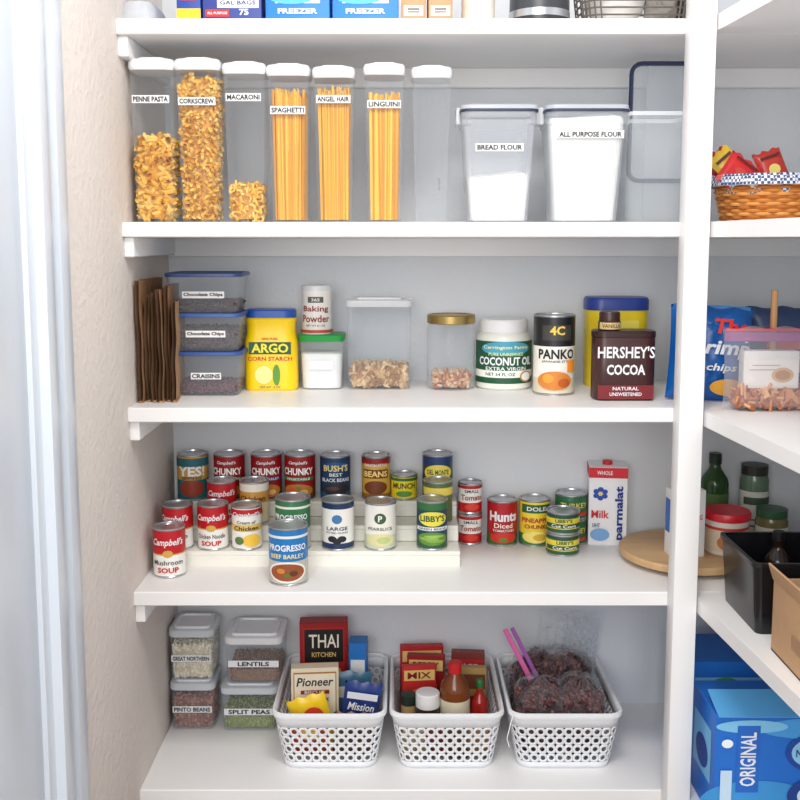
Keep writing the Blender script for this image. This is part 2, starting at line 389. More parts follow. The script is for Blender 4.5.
# ================= S3 =================
kraft=[C(c,.9,0,.14,45,.7) for c in ((160,120,84),(176,136,98),(146,108,74),(168,126,88))]
kdark=C((112,80,54),.9,0,.1,45,.4)
for i in range(6):
    e=thing('paper_bag','folded brown kraft paper bag standing on edge','paper bag',(WL+.009+i*.0092,.275,S3),rot=(0,0,radians(.4+i*1.35)),group='folded brown paper bags')
    Lb=.215-.006*((i*2)%3); hh=.254-.010*((i*3)%4)-.003*i; n=22
    top=[-Lb*j/n for j in range(n+1)]
    wob=lambda q,i=i: .0016*sin(q*5+i*2)+.0010*sin(q*14+i)
    def sheet(x0):
        v=[];f=[]
        for k in range(15):
            zq=k/14
            for j,yy in enumerate(top): v.append((x0+wob(zq)+.0006*sin(zq*20+yy*70+i)*(1 if j<n else 0),yy+.0015*sin(zq*17+i),zq*hh+(.0018*((j+i)%2) if zq==1 else 0)))
        for k in range(14):
            for j in range(n): a=k*(n+1)+j; f.append((a,a+1,a+n+2,a+n+1))
        return v,f
    part('panel',join(sheet(-.0038),sheet(.0046)),kraft[i%4],e)
    g=[[( -.0038+wob(q),-Lb+.0015*sin(q*17+i),q*hh),(.0004,-Lb+.022,q*hh),(.0046+wob(q),-Lb+.0015*sin(q*17+i),q*hh)] for q in [k/14 for k in range(15)]]
    part('gusset',loft(g,False,False,False),kdark,e,'folded side gusset')
    part('base_fold',rbox(.009,Lb,.004,.001,.0005,0,.0005,-Lb/2),kraft[(i+2)%4],e)
# stacked containers
xs=X(211,.24,S3+.1)+.004
def lidded(x,y,z,w,d,h,lidc,txt,lab,fillfrac,content,bodyc=CLEAR((212,219,230),.15,.12,.34),tw=.55,cn='food'):
    e=thing('storage_container',lab,'food container',(x,y,z),group='lidded plastic storage containers')
    part('body',prism([(0,w*.84,d*.84,.015),(.003,w*.87,d*.87,.016),(h-.012,w*.97,d*.97,.02),(h-.008,w,d,.02)],5,True,False),bodyc,e,'clear plastic body')
    part('lid',prism([(h-.009,w*1.0,d*1.0,.02),(h-.008,w*1.03,d*1.03,.022),(h-.002,w*1.03,d*1.03,.022),(h,w*.99,d*.99,.02),(h-.0005,w*.93,d*.93,.018),(h-.003,w*.91,d*.91,.018)]),C(lidc,.35),e,'coloured plastic lid')
    S=Surf(w,h,lambda u,v,o:(u,-(d*.87+(d*.1)*v/h)/2-o,v))
    if txt: strip(e,S,txt,0,.45,tw*w,.0145)
    if content:
        scatter(content[0],content[1],cn,(x,y,z+.003),w*.86-.004,w*.92-.004,d*.86-.004,d*.92-.004,h*fillfrac,content[2],content[3],content[4],content[5],content[6])
    return e
chipv=lathe([(.0045,0),(.0035,.003),(.0005,.007)],6)
CH=[C((62,42,36),.4),C((80,54,44),.4)]
lidded(xs,.215,S3,.156,.13,.098,(52,84,150),'CRAISINS','clear container with blue lid and dried cranberries label',.2,('dried_cranberries','dark dried cranberries in a clear container',ell(.005,.004,.003,6,3),.01,[C((110,40,46)),C((80,30,40))],C((80,30,40)),.008),cn='dried fruit',tw=.42)
lidded(xs+.001,.215,S3+.0985,.156,.13,.083,(60,92,160),'Chocolate Chips','clear container with blue lid of chocolate chips',.5,('chocolate_chips','dark chocolate chips in a clear container',chipv,.009,CH,CH[0],.0075),cn='chocolate')
lidded(xs-.002,.215,S3+.182,.165,.135,.086,(48,72,124),'Chocolate Chips','clear container with navy lid of chocolate chips',.2,('chocolate_chips','dark chocolate chips in a clear container',chipv,.009,CH,CH[0],.0075),cn='chocolate')
# corn starch tub
x,yc,w,d,h=fit(246,298,308,391,S3,.075)
e=thing('corn_starch_tub','yellow plastic corn starch tub with blue lid','food tub',(x,yc,S3))
yl=C((255,210,8),.35)
part('body',prism([(0,w*.94,d*.92,.02),(.004,w,d,.024),(h*.62,w,d,.024),(h*.70,w*.93,d*.93,.024),(h*.82,w*.93,d*.93,.024),(h*.88,w*.97,d*.97,.024),(h*.9,w*.9,d*.9,.02)],6),yl,e,'yellow plastic tub')
part('lid',prism([(h*.9,w*.94,d*.94,.024),(h*.985,w*.94,d*.94,.024),(h,w*.88,d*.88,.02)],6),C((28,80,170),.3),e,'blue screw lid')
gfx(e,flat(w,h,d/2),[('r',0,.53,.80,.15,(24,84,60)),('t','ARGO',0,.53,.70,.115,(252,230,40),.03),('t','100% PURE',0,.645,.3,.03,(200,40,30)),('t','CORN STARCH',0,.40,.84,.05,(200,36,30),.02),('e',-.12,.2,.34,.22,(252,238,150)),('e',.12,.2,.14,.26,(90,150,50)),('t','NET WT 16 OZ',0,.05,.4,.025,(20,60,120))])
# clear tub green lid + baking powder
x,yc,w,d,h=fit(300,345,332,390,S3,.085)
e=thing('plastic_tub','clear tub of white powder with bright green lid','food tub',(x,yc,S3))
part('body',prism([(0,w*.86,d*.86,.02),(.004,w*.9,d*.9,.022),(h-.012,w*.95,d*.95,.022)],6,True,False),CLEAR((230,234,238),.15,.1),e,'clear plastic tub')
part('lid',prism([(h-.016,w*1.0,d*1.0,.024),(h-.002,w*1.04,d*1.04,.024),(h,w*.98,d*.98,.02)],6),C((30,150,64),.35),e,'green lid')
m=Mb(); m.add(prism([(0,w*.84,d*.84,.02),(h*.62,w*.90,d*.88,.02),(h*.64,w*.8,d*.8,.02)],6),C((244,244,244),.9)); obj('baking_soda',m,None,'white baking soda powder in clear tub',(x,yc,S3+.003),category='powder',kind='stuff')
strip(e,flat(w,h,d*.465),'',.0,.45,w*.5,.02)
x2,yc2,w2,d2,h2=fit(299,329,285,390,S3); r=w2/2
h2=Z(285,yc)-(S3+h)
e=thing('baking_powder_can','white cylindrical baking powder can with red lettering','can',(x-.012,yc,S3+h))
part('body',lathe([(r,.0),(r,h2-.012)],30),C((232,228,222),.4),e)
part('lid',lathe([(r*1.03,h2-.012),(r*1.03,h2-.003),(r*.99,h2),(r*.9,h2-.001),(.001,h2-.001)],30),C((215,216,218),.3),e,'pale plastic lid')
gfx(e,cyl(r,h2),[('r',0,.71,.5,.12,(90,90,84)),('t','365',0,.71,.26,.06,WHITE),('t','Baking',0,.51,.84,.15,(140,40,40)),('t','Powder',0,.32,.90,.15,(140,40,40)),('t','NET WT 8.1 OZ',0,.18,.6,.04,(90,90,90)),('r',0,.06,1.5,.06,(190,70,50))])
# clear square jar
x,yc,w,d,h=fit(347,412,296,390,S3,.11)
e=thing('food_container','square clear container with white lid holding chopped nuts','food container',(x,yc,S3))
part('body',prism([(0,w*.9,d*.9,.012),(.003,w*.93,d*.93,.014),(h-.02,w*.97,d*.97,.014)],5,True,False),CLEAR((222,228,236),.10,.08,.4),e,'clear plastic body')
part('lid',prism([(h-.02,w*.99,d*.99,.016),(h-.018,w*1.0,d*1.0,.016),(h-.006,w*1.0,d*1.0,.016),(h-.004,w*.94,d*.94,.015)]),CLEAR((238,240,244),.75,.2),e,'translucent white lid')
part('lid_button',prism([(h-.004,w*.7,d*.6,.01),(h,w*.68,d*.58,.01)]),C((238,240,244),.3),e,'white push button')
scatter('chopped_nuts','tan chopped pecans in a square clear container','nuts',(x,yc,S3+.003),w*.88,w*.9,d*.85,d*.86,.046,ell(.012,.0065,.004,6,3),.016,[C((210,172,124)),C((168,122,78)),C((228,198,154))],C((176,132,88)),.0105)
# gold lid glass jar
x,yc,w,d,h=fit(427,475,313,391,S3); r=w/2
e=thing('glass_jar','squat clear glass jar with gold metal lid','jar',(x,yc,S3))
part('body',lathe([(r*.85,0),(r*.98,.004),(r,.01),(r,h*.8),(r*.94,h*.87),(r*.9,h*.9)],32,True,False),CLEAR((224,230,236),.11,.03,.5),e,'clear glass body')
part('lid',lathe([(r*.97,h*.88),(r*1.0,h*.89),(r*1.0,h*.985),(r*.96,h),(r*.85,h),(r*.83,h-.002),(.001,h-.002)],32),C((176,150,90),.35,.8),e,'gold metal lid')
scatter('mixed_nuts','brown mixed nuts at the bottom of glass jar','nuts',(x,yc,S3+.004),r*1.55,r*1.6,r*1.55,r*1.6,.030,ell(.008,.005,.0045,6,3),.013,[C((206,150,104)),C((176,106,76)),C((224,190,154))],C((160,106,72)),.009,corner=.03)
# coconut oil
x,yc,w,d,h=fit(475,532,317,391,S3); r=w/2*.97
e=thing('coconut_oil_jar','wide jar of coconut oil with white lid and green label','jar',(x,yc,S3))
part('body',lathe([(r*.9,0),(r,.005),(r,h*.70),(r*.93,h*.78),(r*.8,h*.83)],48),C((236,236,226),.2),e,'jar filled with white coconut oil')
part('lid',lathe([(r*.86,h*.82),(r*.87,h*.83),(r*.87,h*.98),(r*.83,h),(.001,h)],40),C((240,240,240),.35),e,'white ribbed lid')
gfx(e,cyl(r,h),[('r',0,.40,1.4,.60,(24,84,56)),('r',0,.235,1.4,.10,(250,250,240)),('e',0,.60,.9,.2,(70,160,190)),('t','Carrington Farms',0,.61,.8,.06,(255,240,160)),('t','COCONUT OIL',0,.42,1.0,.12,WHITE,.03),('t','PURE UNREFINED',0,.52,.6,.045,(220,240,160)),('t','EXTRA VIRGIN',0,.315,.7,.05,WHITE),('t','NET 54 FL OZ',-.1,.235,.5,.045,(30,90,58)),('e',.36,.2,.26,.16,(190,140,90)),('e',.36,.2,.2,.12,(250,250,245))])
# panko can
x,yc,w,d,h=fit(533,575,313,396,S3); r=w/2
can(x,yc,S3,r,h,[(0,.2,(226,214,190)),(.2,.62,(240,236,226)),(.62,1,(28,28,32))],[('r',0,.8,.7,.2,(60,58,56)),('t','4C',0,.83,.34,.12,(240,200,80),.03),('t','PANKO',0,.52,.88,.13,(20,20,24),.03),('t','JAPANESE STYLE',0,.42,.7,.035,(20,20,24)),('r',.36,.36,.24,.16,(250,150,40)),('e',-.05,.17,.8,.25,(214,130,50)),('e',-.2,.2,.25,.12,(236,160,60)),('e',.16,.14,.28,.12,(190,90,30))],'tall canister of panko crumbs with black and white wrap',name='breadcrumb_canister',group=None,cat='canister')
# yellow blue canister
x,yc,w,d,h=fit(584,646,296,388,S3,.10)
e=thing('drink_mix_canister','large yellow canister with dark blue lid','canister',(x,yc,S3))
part('body',prism([(0,w*.93,d*.93,.03),(.004,w*.96,d*.96,.034),(h*.86,w*.96,d*.96,.034)],7),C((244,214,30),.4),e,'yellow body')
part('lid',prism([(h*.86,w,d,.036),(h*.97,w,d,.036),(h,w*.95,d*.95,.033)],7),C((34,62,150),.35),e,'dark blue lid')
gfx(e,flat(w,h,d*.48),[('r',0,.5,.6,.5,(250,232,90)),('r',-.26,.4,.10,.6,(60,120,90))])
# cocoa tin
x,yc,w,d,h=fit(592,653,329,401,S3,.068)
e=thing('cocoa_powder_tub','dark brown cocoa powder tub with large white lettering','food tub',(x,yc,S3))
br=C((62,28,26),.35)
part('body',prism([(0,w*.95,d*.93,.02),(.004,w,d,.024),(h*.9,w,d,.024),(h*.91,w*.97,d*.97,.022)],6),br,e,'dark brown tub')
part('lid',prism([(h*.91,w*1.02,d*1.02,.025),(h*.985,w*1.02,d*1.02,.025),(h,w*.97,d*.97,.022)],6),C((48,24,24),.3),e,'dark brown plastic lid')
gfx(e,flat(w,h,d/2),[('t',"HERSHEY'S",0,.70,.92,.17,WHITE,.02),('t','COCOA',0,.45,.62,.15,WHITE,.03),('r',0,.13,.9,.20,(120,26,34)),('t','NATURAL',0,.18,.42,.05,WHITE),('t','UNSWEETENED',0,.10,.52,.05,WHITE)])
# extract bottle on cocoa tin
r=.024; zz=S3+h
e=thing('extract_bottle','small brown glass extract bottle with dark cap','bottle',(x-.03,yc,zz))
part('body',lathe([(r*.9,0),(r,.002),(r,.018),(r*.9,.02)],24),C((74,40,28),.2),e,'brown glass body')
part('cap',lathe([(r*.92,.02),(r*.92,.036),(r*.85,.039),(.001,.039)],24),C((54,28,24),.35),e,'dark ribbed cap')
gfx(e,cyl(r,.02),[('r',0,.5,1.1,.7,(206,180,120)),('t','VANILLA',0,.5,.8,.4,(70,30,20))])
# chip bag
xb=X(704,.12,S3+.08)
e=thing('chip_bag','blue crinkled snack bag with white and red lettering','snack bag',(xb,.10,S3),rot=(radians(-4),radians(3),radians(-4)))
part('bag',pillow(.172,.198,.075,3,.010,22,26),C((18,92,170),.28,0,.15,20,0),e)
part('top_seal',rbox(.160,.003,.012,.001,.0005,.190),C((60,130,196),.3),e,'crimped top seal')
wd,hd=.172,.198
gfx(e,Surf(wd,hd,lambda u,v,o:(u,-.0375*(max(0,1-abs(u/(wd/2))**2.5)**.6)*(max(0,1-abs(v/(hd/2)-1)**4)**.6)-.009-o,v)),[('t','The',.20,.80,.42,.16,(226,50,44),.03,.2),('t','Shrimp',.02,.56,.86,.20,WHITE,.03,.2),('t','chips',.1,.36,.4,.1,WHITE,.02,.2),('e',.2,.16,.45,.18,(236,170,60)),('e',-.3,.3,.2,.2,(200,60,40))])
# zip bag with wafers
xb=X(772,-.05,S3+.07)
e=thing('zip_bag','clear zip bag with red closure standing upright','plastic bag',(xb+.008,-.02,S3),rot=(radians(-4),0,0))
part('bag',pillow(.19,.165,.09,5,.008,20,22),CLEAR((215,215,225),.14,.08),e,'clear plastic film')
part('zipper',rbox(.18,.005,.006,.001,.0005,.157),C((206,40,56),.4),e,'red zip closure')
part('zipper_band',rbox(.182,.003,.018,.001,.0005,.137),CLEAR((170,90,150),.7,.3),e,'purple band')
carton(xb+.004,-.02,S3+.045,.11,.03,.075,(222,216,212),[('r',0,.42,.96,.7,(228,220,214)),('r',-.1,.62,.5,.03,(180,170,165)),('r',-.1,.50,.6,.03,(180,170,165)),('e',.2,.36,.4,.4,(206,166,126)),('e',.2,.36,.28,.26,(178,126,86))],'white printed insert inside a clear zip bag','paper_insert','paper')
scatter('wafer_pieces','brown wafer pieces in clear zip bag','snack',(xb+.006,-.02,S3+.006),.15,.14,.05,.05,.036,rbox(.024,.014,.005,.001,.0005),.018,[C((200,130,84)),C((222,166,118)),C((176,106,66))],C((180,124,80)),.012)
e=thing('snack_bag','dark blue snack pouch standing behind zip bag','snack bag',(X(790,.2,S3+.1),.22,S3))
part('bag',pillow(.20,.19,.06,9,.010),C((50,70,110),.35),e); gfx(e,flat(.2,.19,.04),[('r',0,.6,.6,.14,(200,60,50)),('e',0,.35,.4,.2,(214,170,90))])
e=thing('wooden_dowel','light wooden dowel standing upright','dowel',(X(785,.02,S3+.15),.085,S3))
part('stick',rbox(.013,.013,.235,.005,.002),WOOD((206,150,96),(226,176,122)),e)
# ================= S2 right: wicker basket =================
bxx,byy=X(770,.13,S2+.05),.14
e=thing('wicker_basket','honey brown woven wicker basket with blue gingham liner','basket',(bxx,byy,S2))
m=Mb(); cols=[C((214,140,64),.6),C((190,112,46),.6),C((232,164,88),.6)]
for k in range(13):
    z=.004+k*.0068; rad=.088+.017*k/12; n=120; kk=4; v=[];f=[]
    for i in range(n):
        a=2*pi*i/n; rr_=rad+.0035*sin(15*a+pi*(k%2))
        for j in range(kk):
            b=2*pi*j/kk; v.append(((rr_+.003*cos(b))*cos(a)*1.05,(rr_+.003*cos(b))*sin(a)*.95,z+.0034*sin(b)))
    for i in range(n):
        for j in range(kk): f.append((i*kk+j,((i+1)%n)*kk+j,((i+1)%n)*kk+(j+1)%kk,i*kk+(j+1)%kk))
    m.add((v,f),cols[k%3])
m.add(lathe([(.084,.002),(.1,.09)],30,True,False),cols[1])
obj('woven_body',m,e)
gm=CHECK((226,230,240),(70,84,124),170)
v=loft([[(cos(a)*(rad+.003*sin(11*a))*1.05,sin(a)*(rad+.003*sin(11*a))*.95,z) for a in [2*pi*i/60 for i in range(60)]] for rad,z in ((.098,.06),(.103,.094),(.112,.099),(.116,.092),(.119,.076))],False,False)
part('cloth_liner',v,gm,e,'blue and white gingham cloth liner')
pk=[(730,(206,40,44),-35,.075,.075,.10,'red snack packet'),(752,(232,196,60),42,.055,.105,.12,'yellow snack packet'),(742,(190,36,40),35,.06,.10,.155,'red snack packet'),(782,(196,60,50),20,.06,.09,.15,'red snack packet')]
for i,(px,c,rt,ww,hh,yy,lb) in enumerate(pk):
    e=thing('snack_packet',lb+' resting in a wicker basket','snack packet',(X(px,yy,1.66),yy,S2+.07),rot=(radians(-12),radians(-rt),0),group='snack packets in the wicker basket')
    part('wrapper',pillow(ww,hh,.02,i,.003,10,12),C(c,.3),e)
    gfx(e,flat(ww,hh,.0125),[('e',0,.5,.4,.25,[(200,70,60),(200,60,40),(250,230,200),(240,220,120)][i]),('r',0,.82,.7,.06,(90,30,30))])
# ================= S4 riser + cans =================
rx0,rx1=X(160,.16,S4),.134
e=thing('tiered_riser','white three-step wooden can riser','shelf riser',((rx0+rx1)/2,.16,S4))
W_=rx1-rx0; rm=C((240,238,228),.4)
for i,(hh) in enumerate((.036,.073,.11)):
    part('step',bx(-W_/2,W_/2,.075*i,.075*(i+1),hh-.010,hh,.0015),rm,e)
    part('step_face',bx(-W_/2,W_/2,.075*i,.075*i+.008,0 if i==0 else hh-.037,hh-.010,.001),rm,e)
for s in (-1,1):
    q=s*(W_/2-.005)
    part('end_panel',join(*[bx(q-.005,q+.005,.075*i+.008,.075*(i+1),0,hh-.0102,.0005) for i,hh in enumerate((.036,.073,.11))]),rm,e)
RED=(190,22,32); CR=(242,240,234); GOLD=(206,164,76)
def soupg(t): return [('t',"Campbell's",0,.74,.98,.2,WHITE,.02,.3),('e',0,.5,.3,.16,GOLD),('t',t,0,.30,.9,.11,(30,30,34),.01),('t','SOUP',0,.13,.62,.12,RED,.03)]
SB=[(0,.46,CR),(.46,.49,GOLD),(.49,1,RED)]
def chunky(c2,t): return ([(0,.3,(110,60,30)),(.3,1,(150,20,26))],[('t',"Campbell's",0,.86,.6,.1,WHITE,.02,.3),('t','CHUNKY',0,.66,1.0,.17,(250,250,245),.03),('r',0,.48,1.0,.08,c2),('t',t,0,.48,.85,.055,WHITE),('e',0,.2,.95,.32,(196,120,50)),('e',-.15,.22,.25,.12,(224,90,40)),('e',.18,.17,.25,.12,(230,190,110)),('e',.02,.27,.18,.08,(110,140,60))])
zb=S4+.11; yb=.3475; hb_=.110
def cx(px,y,z,h=.1): return X(px,y,z+h/2)
can(cx(193,yb,zb),yb,zb,.0375,hb_,[(0,.45,(36,110,120)),(.45,1,(206,160,70))],[('r',0,.87,2,.2,(40,100,110)),('t','YES!',0,.66,.85,.24,WHITE,.03),('e',0,.25,.8,.4,(150,60,40)),('t','SIPPING',0,.5,.6,.07,(40,60,60))],'teal and gold soup can on the riser',rot=.1)
b,g=chunky((30,110,60),'CLASSIC CHICKEN'); can(cx(229.5,yb,zb),yb,zb,.0375,hb_,b,g,'dark red chunky soup can with bowl picture',rot=-.05)
b,g=chunky((30,80,150),'BEEF & BARLEY'); can(cx(267,yb,zb)-.001,yb,zb,.0375,hb_,b,g,'dark red chunky soup can with blue band',rot=.08)
b,g=chunky((40,130,60),'VEGETABLE'); can(cx(300,yb,zb),yb,zb,.0375,hb_,b,g,'dark red chunky soup can with green band',rot=-.04)
can(cx(334.5,yb,zb)+.002,yb,zb,.037,hb_-.003,[(0,.16,(40,90,130)),(.16,1,(22,60,100))],[('e',0,.8,.9,.2,(30,84,140)),('t','BUSH\'S',0,.76,.8,.16,(245,220,130),.02),('t','BEST',0,.6,.4,.08,WHITE),('t','BLACK BEANS',0,.47,.9,.09,WHITE,.02),('e',0,.24,.85,.3,(44,36,44)),('e',-.1,.26,.4,.1,(80,62,66))],'dark blue bean can on top riser step',rot=.1)
can(cx(376,yb,zb),yb,zb,.035,hb_-.004,[(0,.12,(150,100,40)),(.12,.85,(216,170,70)),(.85,1,(150,34,30))],[('t','RANCH STYLE',0,.84,.8,.07,WHITE),('r',0,.62,.9,.22,(120,50,26)),('t','BEANS',0,.62,.8,.15,(246,220,130),.03),('e',0,.28,.8,.34,(120,60,30))],'gold bean can with brown lettering')
can(cx(404,yb,zb,.06),yb,zb,.032,.060,[(0,1,(240,214,40))],[('r',0,.9,2,.14,(40,110,60)),('t','MUNCH',0,.6,.85,.28,(60,70,40),.03),('e',0,.22,.6,.28,(90,150,60))],'short yellow can with dark lettering')
can(cx(437.5,yb,zb),yb,zb,.037,hb_,[(0,.3,(40,84,50)),(.3,.8,(60,70,60)),(.8,1,(34,60,110))],[('e',0,.62,.95,.4,(236,214,90)),('t','DEL MONTE',0,.64,.7,.12,(30,80,50),.02),('t','CORN',0,.4,.6,.12,WHITE,.02),('e',0,.2,.9,.28,(228,190,60))],'green and yellow vegetable can on top step')
zm=S4+.073; ym=.2725
can(cx(222,ym,zm),ym,zm,.0345,.10,SB,soupg('Tomato'),'red and white tomato soup can on middle step',rot=.15)
can(cx(254,ym,zm)+.001,ym,zm,.0345,.10,[(0,.5,(240,226,190)),(.5,.8,(206,150,70)),(.8,1,(236,230,214))],[('t','Chicken',0,.62,.9,.15,(90,40,20),.02),('e',0,.28,.7,.3,(226,180,80))],'cream and gold soup can on middle step')
can(cx(437,ym,zm)+.002,ym,zm,.034,.10,[(0,1,(90,110,70))],[('r',0,.8,1.4,.2,(236,214,90))],'green vegetable can on middle step')
zf=S4+.036; yf=.1965
can(cx(178,yf,zf),yf,zf,.0345,.10,SB,soupg('Tomato'),'red and white soup can on lowest step',rot=-.1)
can(cx(213,yf,zf),yf,zf,.035,.102,SB,soupg('Chicken Noodle'),'red and white chicken noodle soup can',rot=.05)
can(cx(246,yf,zf)+.002,yf,zf,.0345,.10,[(0,.42,CR),(.42,.60,(228,196,110)),(.60,1,CR)],[('r',0,.9,2,.16,RED),('t',"Campbell's",0,.84,.95,.14,WHITE,.02,.3),('t','Cream of',0,.66,.6,.08,(60,30,20)),('t','Chicken',0,.51,.8,.11,(60,30,20),.02),('e',.18,.2,.6,.32,(240,196,70)),('e',-.22,.2,.3,.2,(90,120,60))],'cream and gold chicken soup can with bowl picture',rot=.1)
PG=lambda c,t:([(0,.42,(196,190,180)),(.42,.75,c),(.75,1,c)],[('r',0,.88,2,.05,(230,230,225)),('t','PROGRESSO',0,.68,1.0,.12,WHITE,.03),('t',t,0,.52,.85,.08,(250,230,150),.015),('e',0,.22,.98,.40,(240,236,226)),('e',0,.22,.86,.33,(150,76,40)),('e',-.15,.25,.2,.1,(210,130,50)),('e',.15,.2,.2,.1,(90,50,30)),('e',0,.17,.14,.07,(80,120,50))])
b,g=PG((52,118,72),'LENTIL'); can(cx(293,.191,zf),.191,zf,.040,.118,b,g,'large green soup can with bowl picture',rot=-.05)
can(cx(338,yf,zf),yf,zf,.037,.112,[(0,.12,(24,50,90)),(.12,.88,(240,238,232)),(.88,1,(24,50,90))],[('e',0,.66,.3,.2,(60,120,170)),('t','LARGE',0,.45,.7,.08,(40,60,90),.02),('t','PITTED OLIVES',0,.36,.65,.04,(40,60,90)),('e',-.14,.22,.26,.14,(26,24,34)),('e',.14,.22,.26,.14,(30,28,40)),('e',0,.17,.24,.13,(20,20,28))],'white can of large black olives with navy bands')
can(cx(380.5,yf,zf),yf,zf,.0365,.108,[(0,.3,(206,214,190)),(.3,.72,(238,236,226)),(.72,1,(238,236,230))],[('e',0,.7,.35,.25,(60,90,50)),('t','P',0,.7,.12,.14,WHITE,.03),('t','PEARSLICE',0,.46,.75,.07,(50,70,50),.01),('e',0,.2,.9,.3,(220,214,160)),('e',.1,.2,.4,.16,(190,200,130))],'white can of pear slices with green badge')
can(cx(432,yf,zf),yf,zf,.0355,.112,[(0,.15,(40,90,60)),(.15,.85,(30,70,90)),(.85,1,(50,110,60))],[('e',0,.66,.95,.32,(236,220,70)),('t','LIBBY\'S',0,.67,.8,.14,(30,90,60),.03),('r',0,.44,1.1,.08,WHITE),('t','GREEN BEANS',0,.44,.9,.05,(30,70,50)),('e',0,.22,.95,.3,(96,140,50)),('e',-.1,.22,.6,.07,(140,180,80)),('e',.1,.17,.6,.06,(130,170,70)),('e',.05,.28,.6,.06,(150,190,90))],'green and yellow green-bean can on lowest step')
can(cx(169.5,.118,S4),.118,S4,.0355,.108,SB,soupg('Mushroom'),'red and white mushroom soup can standing on shelf',rot=.12)
b,g=PG((24,120,190),'BEEF BARLEY'); can(cx(288.5,.075,S4),.075,S4,.0425,.124,b,g,'large blue soup can with bowl picture on shelf',rot=.04)
# right cans
ys=.347
for i in range(2):
    can(cx(470,ys,S4+.075*i,.07),ys,S4+.0755*i,.029,.075,[(0,.35,RED),(.35,.7,CR),(.7,1,CR)],[('r',0,.93,2,.12,(176,30,36)),('t','SMALL',0,.78,.6,.12,(60,60,60)),('t','Tomato',0,.55,.9,.2,(160,30,30),.02),('e',0,.2,.6,.25,(220,60,40))],'small red and white tomato can in a stack',rot=.1*i)
can(cx(502,.342,S4),.342,S4,.0365,.11,[(0,.25,(70,110,50)),(.25,1,(180,22,32))],[('t',"Hunts",0,.68,.95,.24,WHITE,.04),('t','Diced',0,.46,.6,.12,(250,240,220),.02),('t','TOMATOES',0,.34,.7,.06,WHITE),('e',0,.17,.9,.25,(216,50,36)),('e',0,.12,.3,.1,(90,140,50))],'red diced tomato can with white lettering')
can(cx(534,.342,S4)+.001,.342,S4,.0375,.112,[(0,.25,(60,130,70)),(.25,1,(244,216,60))],[('r',0,.85,1,.2,(40,100,60)),('t','DOLE',0,.85,.6,.1,WHITE,.02),('t','PINEAPPLE',0,.58,.95,.11,(180,30,40),.03),('t','CHUNKS',0,.43,.75,.1,(180,30,40),.03),('e',0,.18,.9,.28,(250,230,120)),('e',.1,.18,.4,.16,(220,180,60))],'yellow pineapple chunks can with green top')
for i in range(2):
    can(cx(570.5,.352,S4,.1),.352,S4+.0615*i,.0385,.061,[(0,1,(46,110,70))],[('t','TURKEY',0,.6,.9,.25,(240,220,110),.02),('r',0,.2,1,.16,(220,60,40))],'green short can stacked at the back',rot=.1)
for i in range(2):
    can(cx(562.5,.268,S4,.05),.268,S4+.0515*i,.0395,.051,[(0,.2,(40,90,50)),(.2,.8,(236,214,60)),(.8,1,(30,80,60))],[('t','LIBBY\'S',0,.68,.5,.2,(30,90,60),.03),('r',0,.38,1.2,.24,(30,80,60)),('t','Cut Corn',0,.38,.9,.18,WHITE,.02)],'short yellow and green can in a stack of two',rot=-.1*i)
# milk carton
x0=X(590,.33,S4+.1); 
w=.090
fl=[('e',-.2+.13*cos(a),.66+.055*sin(a),.15,.062,(30,70,170)) for a in [2*pi*k/6+.5 for k in range(6)]]
e=carton(x0+w/2,.355,S4,w,.07,.190,(238,238,240),fl+[('e',-.2,.66,.10,.04,(250,210,60)),('t','Milk',-.20,.40,.46,.10,(206,30,40),.02),('t','parmalat',.31,.42,.27,.78,(24,50,130),.035,0,1),('r',0,.93,1,.13,(206,26,44)),('t','WHOLE',-.1,.93,.4,.05,WHITE),('e',-.2,.14,.5,.16,(120,170,220)),('t','UHT',-.3,.26,.2,.05,(24,50,130))],'white and red shelf-stable milk carton with blue lettering','milk_carton','carton',rot=-.12,sideg=[('r',0,.93,1,.13,(206,26,44)),('r',0,.4,.6,.5,(222,226,236))])
part('cap',lathe([(.012,.190),(.012,.199),(.001,.200)],18),C((206,30,44),.4),e,'red screw cap')
# turntable
e=thing('turntable','round light wooden turntable on the shelf','turntable',(.652,.215,S4))
part('base',lathe([(.08,0),(.08,.010)],30),C((150,110,70)),e)
part('disc',lathe([(.138,.010),(.148,.012),(.150,.018),(.150,.024),(.147,.028),(.001,.028)],60),WOOD((190,150,104),(216,180,134)),e,'wooden disc')
zt=S4+.028
carton(X(684,.17,zt+.06),.165,zt,.075,.045,.150,(240,240,240),[('r',-.3,.6,.3,.5,(30,80,170)),('r',-.1,.85,.8,.12,(30,80,170)),('r',-.3,.25,.35,.14,(210,40,40)),('r',-.05,.5,.2,.2,(240,240,240)),('t','ARM',-.3,.65,.25,.1,WHITE),('t','BAKING',.2,.6,.4,.1,(210,40,40))],'white blue and red carton on wooden turntable','food_carton','carton',rot=.1,sideg=[('r',0,.6,.8,.5,(60,110,190))])
x=.733; r=.050
e=thing('spread_tub','round pale tub with bright red lid on turntable','food tub',(x,.185,zt))
part('body',lathe([(r*.86,0),(r*.95,.004),(r*.95,.08),(r*.9,.082)],48),C((226,216,202),.4),e,'pale tub')
part('lid',lathe([(r,.078),(r*1.03,.080),(r*1.03,.092),(r*.99,.096),(r*.9,.095),(.001,.095)],32),C((206,28,44),.35),e,'red lid')
gfx(e,cyl(r*.95,.08),[('r',0,.45,1.6,.6,(220,200,174)),('r',0,.78,1.6,.08,(206,60,50)),('e',0,.4,.7,.5,(196,120,60))])
